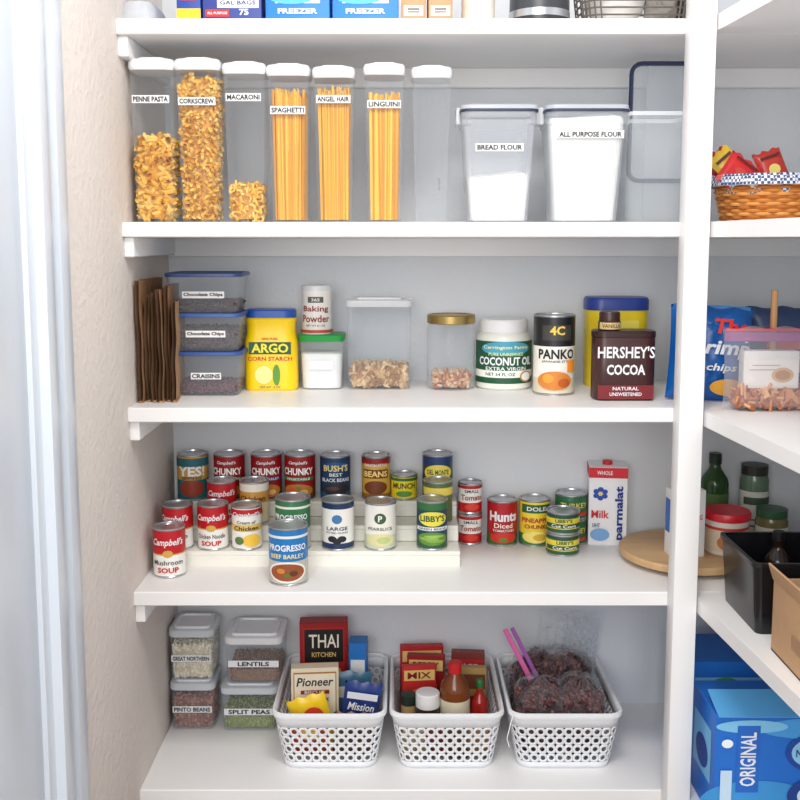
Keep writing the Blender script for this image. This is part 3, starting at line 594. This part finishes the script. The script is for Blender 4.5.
# bottles
def bottle(x,y,z,r,h,mat,capc,lab,labelc,sh=.62,txt=None,cat='bottle',name='bottle',group=None):
    e=thing(name,lab,cat,(x,y,z),group=group)
    part('body',lathe([(r*.85,0),(r,.004),(r,h*sh),(r*.9,h*(sh+.06)),(r*.45,h*(sh+.16)),(r*.38,h*(sh+.2)),(r*.38,h*.9)],26),mat,e)
    part('cap',lathe([(r*.45,h*.88),(r*.45,h*.99),(r*.4,h),(.001,h)],20),C(capc,.35),e,'bottle cap')
    if labelc:
        lo=part('paper_label',lathe([(r*1.01,h*.12),(r*1.01,h*(sh-.1))],48,False,False),C(labelc,.5),e)
        if txt: gfx(lo,cyl(r*1.02,h*(sh-.22),h*.12),[('t',txt,0,.6,.9,.22,BLACK,.01),('r',0,.3,.7,.06,(90,110,60))])
    return e
bottle(X(714,.365,S4+.1),.365,S4,.033,.215,C((40,72,32),.1,0,.05,10),(20,40,24),'dark green glass olive oil bottle',(80,110,60),.66,'OLIVE','bottle','oil_bottle')
r=.034
e=thing('spice_jar','glass jar with dark label standing by oil bottle','jar',(X(755,.35,S4+.1),.36,S4))
part('body',lathe([(r*.9,0),(r,.004),(r,.15),(r*.9,.165)],40),C((96,120,96),.15),e); part('cap',lathe([(r*.92,.165),(r*.92,.188),(.001,.19)],26),C((40,44,40),.4),e,'dark cap')
gfx(e,cyl(r,.15),[('r',0,.5,1.5,.7,(204,204,196)),('r',0,.7,1,.12,(60,80,60)),('r',0,.4,.8,.03,(120,120,110)),('r',0,.3,.8,.03,(120,120,110))])
r=.036
e=thing('pickle_jar','glass jar with green lid','jar',(X(775,.2,S4+.1),.22,S4))
part('body',lathe([(r*.9,0),(r,.004),(r,.09),(r*.9,.1)],40),C((120,110,70),.15),e); part('cap',lathe([(r*.95,.1),(r*.95,.118),(.001,.12)],26),C((50,90,60),.4),e,'green metal lid')
gfx(e,cyl(r,.1),[('r',0,.5,1.5,.6,(220,216,200)),('e',0,.5,.6,.4,(90,130,60))])
# black bin
bw,bd,bh=.30,.20,.135
e=thing('storage_bin','glossy black open storage bin','bin',(.64+bw/2+.008,-.13,S4))
v=loft([rr(bw*.93,bd*.93,.012,0),rr(bw,bd,.014,bh),rr(bw-.008,bd-.008,.012,bh),rr(bw*.93-.008,bd*.93-.008,.010,.004)],True,True)
part('body',v,C((18,18,22),.25),e)
part('rim',loft([rr(bw+.006,bd+.006,.016,bh-.006),rr(bw+.006,bd+.006,.016,bh+.002),rr(bw-.010,bd-.010,.012,bh+.002)],False,False),C((24,24,28),.25),e,'black rim')
bottle(.86,-.12,S4+.005,.03,.19,C((30,20,22),.12),(16,16,18),'dark glass sauce bottle inside black bin',(90,60,40),.6,None,'bottle','sauce_bottle')
bottle(.74,-.10,S4+.005,.026,.155,C((40,24,18),.12),(20,20,20),'small dark glass bottle inside black bin',(60,30,30),.6,None,'bottle','sauce_bottle')
# cardboard box
kb=C((192,152,114),.85,0,.06,40,.2)
e=thing('cardboard_box','open brown cardboard box with raised flaps','cardboard box',(.655+.13,-.39,S4))
w_,d_,h_=.25,.20,.13; t=.004
part('wall',join(bx(-w_/2,-w_/2+t,-d_/2,d_/2,0,h_,.0005),bx(w_/2-t,w_/2,-d_/2,d_/2,0,h_,.0005),bx(-w_/2,w_/2,-d_/2,-d_/2+t,0,h_,.0005),bx(-w_/2,w_/2,d_/2-t,d_/2,0,h_,.0005),bx(-w_/2,w_/2,-d_/2,d_/2,0,t,.0005)),kb,e)
part('flap',tr(bx(-.002,.002,-d_/2,d_/2,0,.03,.0005),Matrix.Translation((-w_/2,0,h_))@Matrix.Rotation(radians(-18),4,'Y')),kb,e,'raised cardboard flap')
gfx(e,leftface(d_,h_,w_/2),[('r',.1,.4,.3,.2,(165,126,90))],'printed_mark')
for i in range(2):
    bottle(.72+.07*i,-.38,S4+.005,.026,.165,C((24,24,28),.15),(12,12,14),'dark bottle with black cap in cardboard box',(200,196,190),.6,None,'bottle','sauce_bottle')
# ================= S5 =================
def canister5(x,y,z,w,d,h,txt,lab,content,lidc=(214,219,226)):
    e=thing('food_canister',lab,'food canister',(x,y,z),group='stacked bean canisters')
    part('body',prism([(0,w*.9,d*.9,.012),(.003,w*.93,d*.93,.014),(h-.022,w*.97,d*.97,.016)],5,True,False),CLEAR((210,217,230),.09,.1,.3),e,'clear plastic body')
    part('lid',prism([(h-.024,w*.97,d*.97,.016),(h-.022,w,d,.018),(h-.008,w,d,.018),(h-.006,w*.95,d*.95,.016)]),CLEAR(lidc,.8,.25),e,'translucent grey-white lid')
    part('lid_ridge',prism([(h-.007,w*.8,d*.8,.014),(h-.0005,w*.8,d*.8,.014),(h-.0005,w*.68,d*.68,.012),(h-.004,w*.66,d*.66,.012)]),C((230,232,238),.3),e,'raised white lid ridge')
    strip(e,flat(w,h,d*.475),txt,0,.42,w*.86,.016,bg=(228,229,232))
    if content:
        scatter(content[0],content[1],'beans',(x,y,z+.003),w*.9-.002,w*.94-.003,d*.9-.002,d*.94-.003,h*content[6],content[2],content[3],content[4],content[5],content[3]*.75)
    return e
wb_=[C((230,220,198),.5),C((214,202,176),.5),C((238,232,216),.5)]; pb=[C((160,108,88),.5),C((130,84,66),.5),C((180,132,108),.5)]
x5=WL+.004+.055
canister5(x5,.315,S5,.108,.11,.122,'PINTO BEANS','clear canister of brown pinto beans',('pinto_beans','brown pinto beans in a clear canister',ell(.006,.0038,.003,6,3),.0105,pb,pb[1],.62))
canister5(x5,.315,S5+.1225,.108,.11,.13,'GREAT NORTHERN','clear canister of pale great northern beans stacked on top',('white_beans','pale great northern beans in a clear canister',ell(.006,.0038,.003,6,3),.0105,wb_,wb_[1],.62))
lt=[C((160,120,88)),C((130,96,66))]; sp=[C((150,160,90)),C((180,186,110)),C((130,140,76))]
x6=x5+.054+.012+.07
canister5(x6,.318,S5,.138,.13,.115,'SPLIT PEAS','clear canister of green split peas',('split_peas','green split peas in a clear canister',ell(.003,.003,.002,5,3),.0085,sp,sp[2],.42))
canister5(x6+.012,.318,S5+.1155,.138,.13,.122,'LENTILS','clear canister of brown lentils with framed white lid',('lentils','brown lentils in a clear canister',ell(.003,.003,.0015,5,3),.0085,lt,lt[1],.28),lidc=(236,236,240))
# baskets
def perim(w,d,r,u):
    r=min(r,w/2,d/2); segs=[('l',(-w/2+r,-d/2),(w/2-r,-d/2)),('a',(w/2-r,-d/2+r),-pi/2),('l',(w/2,-d/2+r),(w/2,d/2-r)),('a',(w/2-r,d/2-r),0),('l',(w/2-r,d/2),(-w/2+r,d/2)),('a',(-w/2+r,d/2-r),pi/2),('l',(-w/2,d/2-r),(-w/2,-d/2+r)),('a',(-w/2+r,-d/2+r),pi)]
    Ls=[hypot(s[2][0]-s[1][0],s[2][1]-s[1][1]) if s[0]=='l' else r*pi/2 for s in segs]
    t=(u%1)*sum(Ls)
    for s,l in zip(segs,Ls):
        if t<=l:
            q=t/l
            if s[0]=='l': return (s[1][0]+(s[2][0]-s[1][0])*q,s[1][1]+(s[2][1]-s[1][1])*q)
            return (s[1][0]+r*cos(s[2]+q*pi/2),s[1][1]+r*sin(s[2]+q*pi/2))
        t-=l
    return (-w/2+r,-d/2)
def make_basket():
    Wt,Dt,Wb,Db,H=.241,.322,.200,.276,.132; v=[];f=[]
    def P(u,q):
        x,y=perim(Wb+(Wt-Wb)*q,Db+(Dt-Db)*q,.028,u); return (x,y,H*q)
    N=50; rows=4; q0,q1=.12,.78; n=12
    outer=[]
    for k in range(n):
        a=2*pi*k/n; c,s=cos(a),sin(a); m_=max(abs(c),abs(s)); outer.append((c/m_,s/m_,c,s))
    for i in range(N):
        for j in range(rows):
            o=len(v); uc=(i+.5)/N; qc=q0+(j+.5)/rows*(q1-q0); hu=.5/N; hq=.5*(q1-q0)/rows
            for a,b,c,s in outer: v.append(P(uc+a*hu,qc+b*hq))
            for a,b,c,s in outer: v.append(P(uc+c*hu*.56,qc+s*hq*.56))
            for k in range(n): f.append((o+k,o+(k+1)%n,o+n+(k+1)%n,o+n+k))
    for qa,qb in ((0,q0),(q1,1)):
        o=len(v); M2=100
        for q in (qa,qb):
            for i in range(M2): v.append(P(i/M2,q))
        for i in range(M2): f.append((o+i,o+(i+1)%M2,o+M2+(i+1)%M2,o+M2+i))
    o=len(v); M2=100
    v+=[P(i/M2,0) for i in range(M2)]; f.append(tuple(o+i for i in range(M2)))
    return (v,f),(Wt,Dt,H)
bv,(Wt,Dt,BH)=make_basket()
m=Mb(); m.add(bv,C((238,240,244),.35)); me0=None
rimv=loft([rr(Wt-.004,Dt-.004,.028,BH-.003,6),rr(Wt+.008,Dt+.008,.033,BH-.008,6),rr(Wt+.012,Dt+.012,.034,BH-.003,6),rr(Wt+.010,Dt+.010,.034,BH+.003,6),rr(Wt+.0,Dt+.0,.030,BH+.005,6),rr(Wt-.008,Dt-.008,.027,BH,6)],False,False)
BX=[]
for i,px in enumerate((328.5,447.5,567.5)):
    x=X(px,.06,S5+.13); BX.append(x)
    e=thing('storage_basket',['white perforated plastic basket of boxed mixes and pouches','white perforated plastic basket of bottles and packets','white perforated plastic basket of bagged dried beans'][i],'basket',(x,.228,S5),0,group='white perforated baskets')
    if me0 is None:
        b=obj('perforated_body',m,e); me0=b.data
    else:
        b=bpy.data.objects.new('perforated_body',me0); sc.collection.objects.link(b); b.parent=e
    md=b.modifiers.new('s','SOLIDIFY'); md.thickness=.002; md.offset=1
    part('rim',rimv,C((240,242,246),.3),e,'thick white rolled rim')
GB='packaged foods in white baskets'
b1=BX[0]; z=S5+.004
ThaiG=[('r',0,.5,.86,.9,(186,30,30)),('r',0,.76,.80,.34,(24,18,18)),('t','THAI',0,.81,.62,.14,(246,236,220),.01),('t','KITCHEN',0,.67,.5,.05,(236,200,120)),('r',0,.50,.7,.04,(230,180,80)),('t','COCONUT MILK',0,.43,.6,.04,WHITE)]
carton(b1-.030,.335,z+.0,.116,.04,.240,(160,22,26),ThaiG,'tall red and black noodle kit box in a basket','food_box','box',rot=.05,group=GB)
carton(b1+.055,.31,z,.042,.05,.200,(40,120,200),[('r',0,.7,.8,.2,WHITE),('r',0,.3,.8,.12,(220,60,50))],'narrow blue box standing in a basket','food_box','box',rot=-.05,group=GB)
carton(b1-.040,.19,z,.108,.03,.188,(236,224,196),[('r',0,.5,.9,.9,(180,120,60)),('r',0,.5,.86,.86,(240,230,206)),('t','Pioneer',0,.83,.78,.11,(40,44,60),.02,.2),('r',0,.70,.6,.05,(150,40,30)),('t','BISCUIT',0,.70,.5,.035,WHITE),('t','GRAVY MIX',0,.61,.6,.05,(120,70,30)),('e',0,.40,.6,.26,(206,150,84)),('e',0,.42,.4,.14,(246,230,196))],'cream gravy mix box with framed front in a basket','food_box','box',rot=.08,group=GB)
pch=[(b1-.02,.150,.09,.140,(244,206,40),8,-16,'yellow and orange crinkled food pouch in basket',[('e',.1,.7,.5,.3,(210,60,40)),('e',-.2,.5,.3,.3,(40,90,160))]),
(b1+.052,.165,.085,.165,(36,60,130),8,8,'dark blue and white crinkled food pouch in basket',[('r',0,.84,.8,.10,(230,232,238)),('t','Mission',0,.68,.7,.12,(240,240,245),.02,.2),('e',0,.44,.6,.22,(226,180,90))]),
(b1+.02,.245,.12,.15,(70,120,150),6,4,'green and blue seasoning pouch in basket',[('e',0,.7,.5,.2,(220,220,200))]),
(b1-.045,.122,.09,.095,(196,70,40),0,0,'orange-red crinkled food pouch in basket',[('e',0,.6,.5,.3,(246,210,80))]),
(b1+.045,.122,.085,.10,(120,86,56),0,3,'brown crinkled food pouch in basket',[('e',0,.6,.5,.3,(90,60,40))])]
for i,(px_,py_,w1,h1,c,rx,ry,lb,g) in enumerate(pch):
    e=thing('food_pouch',lb,'pouch',(px_,py_,z+.008),rot=(radians(rx),radians(ry),0),group=GB)
    part('pouch',pillow(w1,h1,.020,11+i,.005,14,14),C(c,.3),e); gfx(e,flat(w1,h1,.0155),g)
# basket 2 contents
b2=BX[1]
JG=lambda t:[('r',0,.86,.9,.16,(236,200,120)),('t',t,0,.86,.7,.10,(140,24,30),.02),('e',0,.55,.6,.22,(236,130,60)),('r',0,.3,.8,.06,WHITE)]
carton(b2-.050,.345,z,.105,.022,.172,(186,26,34),JG('CHERRY'),'flat red dessert mix box standing in basket','food_box','box',rot=.05,group=GB)
carton(b2-.040,.305,z,.090,.020,.165,(150,24,32),JG('BERRY'),'flat dark red mix packet standing in basket','food_box','box',rot=-.08,group=GB)
carton(b2-.058,.262,z,.080,.018,.158,(206,44,44),JG('MIX'),'flat bright red mix packet standing in basket','food_box','box',rot=.10,group=GB)
carton(b2+.062,.325,z,.080,.024,.165,(130,50,44),[('r',0,.78,.9,.24,(190,36,40)),('r',0,.45,.7,.2,(220,200,160)),('t','RICE',0,.78,.6,.12,WHITE)],'brown and red mix box standing in basket','food_box','box',rot=-.1,group=GB)
carton(b2+.072,.270,z,.060,.020,.150,(180,150,90),[('r',0,.78,.9,.24,(120,60,36)),('e',0,.45,.7,.2,(150,40,36))],'tan seasoning packet standing in basket','food_box','box',rot=-.05,group=GB)
e=bottle(b2+.022,.172,z,.034,.205,C((120,62,26),.12,0,.05,10),(206,30,34),'brown sauce bottle with red cap and cream label',(226,216,190),.70,'SOY','bottle','sauce_bottle',GB)
e=thing('spice_jar','small white-capped spice jar in basket','jar',(b2-.040,.165,z),group=GB)
part('body',lathe([(.026,0),(.027,.003),(.027,.105)],40),C((60,50,40),.2),e); part('cap',lathe([(.0275,.105),(.0275,.135),(.025,.137),(.001,.137)],24),C((242,242,242),.4),e,'white cap')
gfx(e,cyl(.027,.105),[('r',0,.5,1.5,.7,(206,60,50))])
e=thing('spice_jar','small dark-capped spice jar in basket','jar',(b2-.083,.185,z),group=GB); part('body',lathe([(.017,0),(.018,.003),(.018,.10)],24),C((190,160,110),.2),e); part('cap',lathe([(.0185,.10),(.0185,.122),(.001,.124)],24),C((30,50,40),.4),e,'dark cap')
bottle(b2+.080,.19,z,.020,.155,C((170,36,30),.15),(40,110,50),'red hot sauce bottle with green cap',(190,30,30),.62,None,'bottle','sauce_bottle',GB)
for i in range(4):
    e=thing('food_pouch',['cream','dark red','brown','tan'][i]+' seasoning packet standing in basket','pouch',(b2-.069+.046*i,.118+.002*(i%2),z+.004),rot=(0,radians(2*(i-1.5)),0),group=GB)
    part('pouch',pillow(.05,.094,.012,20+i,.003,8,8),C([(196,172,134),(130,46,40),(100,66,44),(170,130,86)][i],.35),e)
# basket 3 contents
b3=BX[2]
beanm=[C((100,50,50),.5),C((78,40,42),.5),C((132,84,76),.5),C((56,32,34),.5)]
for i,(dx,y_,w1,d1,h1,rt) in enumerate(((-.046,.175,.110,.14,.135,.1),(.048,.172,.105,.13,.140,-.1),(.0,.305,.20,.12,.148,0))):
    m=Mb(); rnd=random.Random(50+i)
    w2,d2=w1/2,d1/2
    def H_(x,y): return h1*(1-.16*((x/w2)**2+(y/d2)**2)**1.1)+.009*sin(75*x+i*2)+.008*cos(90*y+i)
    core=[[(a*w2*.88*q,b*d2*.88*q,hz) for a,b in [(cos(2*pi*k/20),sin(2*pi*k/20)) for k in range(20)]] for q,hz in ((.8,.004),(.95,.03),(.98,h1*.7),(.85,h1*.82),(.4,h1*.88),(.05,h1*.9))]
    m.add(loft(core),beanm[3])
    for k in range(950):
        a=rnd.random()*2*pi; q=sqrt(rnd.random())
        x_,y__=q*w2*.96*cos(a),q*d2*.96*sin(a)
        zz_=max(.02,H_(x_,y__))+rnd.random()*.006 if rnd.random()<.6 else rnd.uniform(.01,h1*.8)
        if zz_<H_(x_,y__)-.02: x_,y__=cos(a)*w2*.93,sin(a)*d2*.93
        m.add(ell(.0088,.0056,.0036,6,3),beanm[int(rnd.random()*4)],Matrix.Translation((x_,y__,zz_))@Euler((rnd.random()*6,rnd.random()*6,rnd.random()*6)).to_matrix().to_4x4())
    obj('dried_red_beans',m,None,'heap of dark red dried beans in clear bag',(b3+dx,y_,z+.004),(0,0,rt),category='beans',kind='stuff')
    e=thing('plastic_bag','crinkled clear plastic bag around dark red beans','plastic bag',(b3+dx,y_,z+.002),rt,group='clear bean bags in basket')
    n=48; secs=[]
    for q,hz in ((.85,.0),(.98,.03),(1.02,h1*.7),(1.0,h1*.95),(.8,h1*1.10),(.5,h1*1.16),(.2,h1*1.2)):
        secs.append([((1+.06*sin(9*t+hz*80)+.05*sin(17*t+i))*q*w2*cos(t),(1+.06*sin(7*t+hz*60))*q*d2*sin(t),hz+.006*sin(5*t+i)+.004*sin(13*t)) for t in [2*pi*k/n for k in range(n)]])
    part('film',loft(secs,True,True),CLEAR((240,240,248),.03,.04,.30),e,'clear plastic film')
for i,(dx,y_,w1,h1,sd,rx,ry) in enumerate(((.04,.372,.15,.235,31,0,8),(.070,.385,.09,.215,32,0,10))):
    e=thing('plastic_bag','loose crumpled clear plastic bag top above beans','plastic bag',(b3+dx,y_-.02,z+.02),rot=(radians(-rx),radians(ry*.4),0),group='clear bean bags in basket')
    part('film',pillow(w1,h1,.03,sd,.018,24,26),CLEAR((244,246,252),.10,.04,.6),e,'clear plastic film')
e=thing('bag_zipper','pink and purple plastic zip strips sticking up','zip strip',(b3-.052,.23,z+.125),rot=(radians(-12),radians(-28),0))
part('strip',rbox(.012,.004,.14,.001,.0005,0),C((216,90,160),.35),e,'pink strip'); part('strip',rbox(.010,.004,.135,.001,.0005,0,.016,.004),C((150,70,160),.35),e,'purple strip')
e=thing('string','thin white string draped over a basket rim','string',(BX[2]-.118,.055,S5+.09))
part('cord',pathtube([(0,0,.050),(-.006,-.008,.035),(-.014,-.008,0),(-.008,-.006,-.02)],.0012,6),C((240,240,240),.7),e)
# blue drink boxes
xx=.622
BG=[('e',.25,.88,.9,.2,(70,160,226)),('e',-.2,.2,.8,.4,(60,150,216)),('e',-.25,.9,.5,.12,(130,200,238)),('r',-.27,.60,.16,.62,(26,104,200)),('t','ORIGINAL',-.27,.60,.11,.50,WHITE,.02,0,1),('e',.20,.66,.42,.36,(20,70,160)),('e',.20,.66,.34,.28,(150,208,240)),('e',.20,.26,.38,.32,(24,60,140)),('e',.20,.26,.24,.2,(210,232,250)),('r',-.42,.3,.08,.4,(200,226,244)),('t','NATURAL',.20,.66,.28,.07,(20,60,140),.02),('e',-.42,.75,.08,.08,(240,250,255))]
e=carton(xx+.145,-.04,S5,.285,.16,.225,(24,110,206),BG,'bright blue sparkling water carton with white lettering','drink_carton','box',rot=0,sideg=[('r',0,.55,.7,.5,(120,190,234)),('e',0,.5,.5,.3,(24,60,150))],group='blue drink cartons')
part('lid_flap',tr(rbox(.28,.08,.0015,.001,.0004),Matrix.Translation((0,-.05,.236))@Matrix.Rotation(radians(16),4,'X')),C((90,170,226),.4),e,'torn open flap')
e=carton(xx+.15,.19,S5,.27,.16,.235,(30,110,200),[('r',0,.8,.9,.1,(140,200,236)),('e',-.2,.8,.2,.1,(90,160,80))],'blue drink carton standing behind another carton','drink_carton','box',group='blue drink cartons')
# ================= S1 items =================
def s1box(l,r,col,g,lab,hh=.10,dep=.12,yf=.03,gr='boxes on the top shelf'):
    yc=yf+dep/2; x=X((l+r)/2,yf,S1+.03); w=(r-l)/F*zc(yf,S1)-.002
    return carton(x,yc,S1,w,dep,hh,col,g,lab,'food_bag_box','box',group=gr)
s1box(176,201,(30,70,160),[('r',0,.15,1,.2,(236,200,40)),('r',0,.5,.7,.2,(210,40,40))],'small blue and yellow box on top shelf')
s1box(202,262,(40,60,140),[('r',.1,.36,.7,.2,(240,240,240)),('t','75',.2,.18,.16,.12,WHITE,.03),('r',-.25,.16,.4,.14,(206,40,40)),('t','GAL BAGS',.1,.36,.6,.08,(30,50,120)),('t','ALL PURPOSE',-.25,.16,.34,.05,WHITE)],'blue bag box with red patch and number')
for l,r in ((265,330),(332,399)):
    s1box(l,r,(20,120,220),[('r',0,.40,.7,.10,(236,242,250)),('e',-.1,.46,.7,.26,(80,180,240)),('t','FREEZER',0,.20,.66,.10,WHITE,.03),('t','ZIP BAGS',0,.7,.7,.14,WHITE,.03)],'bright blue freezer bag box on top shelf')
for l,r in ((401,426),(428,453)):
    s1box(l,r,(190,140,96),[('r',0,.15,.8,.14,(240,234,224)),('r',0,.17,.5,.02,BLACK),('r',0,.13,.5,.015,BLACK)],'brown and white upright box on top shelf',.14)
x=X(478,.08,S1); r=.034
e=thing('cup_stack','cream stack of ribbed paper cups on top shelf','cup stack',(x,.08,S1))
part('body',lathe([(r*.9,0),(r,.004),(r,.012),(r*.97,.013),(r,.03),(r*.97,.031),(r,.05),(r*.97,.051),(r,.12),(r*.9,.123)],30),C((226,218,204),.6),e)
x=X(539,.1,S1); r=.062
e=thing('kitchen_appliance','dark grey round kitchen appliance with steel band','appliance',(x,.1,S1))
part('base',lathe([(r*.95,0),(r,.004),(r,.016)],36),C((44,46,52),.35),e); part('steel_band',lathe([(r*1.0,.016),(r*1.0,.030)],36),METAL,e,'steel band'); part('body',lathe([(r*.98,.030),(r*.96,.12),(r*.7,.14),(.001,.142)],36),C((60,62,68),.35),e)
x=X(632,.1,S1+.03)
e=thing('wire_basket','dark wire basket holding dishes and a cloth bag','basket',(x,.12,S1))
m=Mb(); dk=C((110,102,94),.5,.3)
for k in range(6):
    p=rr(.20+.003*k,.14,.03,.004+k*.014); p=p+[p[0]]; m.add(pathtube(p,.0018,5),dk)
for k in range(22):
    a=rr(.20,.14,.03,.004); b=rr(.217,.145,.03,.078); m.add(pathtube([a[k%20],b[k%20]],.0018,5),dk)
obj('wire_frame',m,e)
e=thing('ceramic_bowl','white ceramic bowl inside the wire basket','bowl',(x-.03,.12,S1+.006))
part('bowl',lathe([(.03,0),(.033,.003),(.055,.03),(.06,.055),(.057,.055),(.05,.03),(.028,.006),(.001,.006)],30),C((232,230,226),.25),e)
e=thing('cloth_bag','grey woven cloth bag slumped in the wire basket','cloth bag',(x+.065,.12,S1+.008)); part('fabric',pillow(.075,.16,.07,41,.012),C((150,146,140),.9,0,.2,120,.5),e)
e=thing('cloth_napkin','dark folded cloth lying at shelf end','cloth',(X(694,.06,S1+.04),.1,S1)); part('fabric',pillow(.05,.11,.06,42,.01),C((54,50,52),.9),e)
e=thing('dish_towel','grey-white folded dish towel on top shelf','towel',(X(135,.09,S1)+.012,.12,S1))
part('fabric',prism([(0,.07,.14,.02),(.012,.078,.15,.03),(.03,.074,.145,.03),(.045,.06,.13,.025),(.05,.04,.1,.02)]),C((196,200,206),.9,0,.1,80,.4),e)
# ================= lights / world / camera =================
w=bpy.data.worlds.new('World'); sc.world=w; w.use_nodes=True
bg=w.node_tree.nodes['Background']; bg.inputs[0].default_value=(.92,.955,1.0,1); bg.inputs[1].default_value=.74
def area(name,loc,target,size,energy,col):
    l=bpy.data.lights.new(name,'AREA'); l.size=size; l.energy=energy; l.color=col
    o=bpy.data.objects.new(name,l); sc.collection.objects.link(o); o.location=loc
    o.rotation_euler=(Vector(target)-Vector(loc)).to_track_quat('-Z','Y').to_euler(); return o
area('ceiling_lamp',(.1,-.9,2.56),(0,.1,1.0),.5,22,(1,.96,.9))
area('doorway_light',(-.3,-2.9,1.9),(0,0,1.1),1.6,44,(1,.98,.95))
cam=bpy.data.cameras.new('Camera'); co=bpy.data.objects.new('Camera',cam); sc.collection.objects.link(co)
co.location=(0,-D,CAMZ); co.rotation_euler=(pi/2-TH,0,0); cam.sensor_width=36; cam.lens=45; cam.shift_y=-45/800; cam.clip_start=.02
sc.camera=co
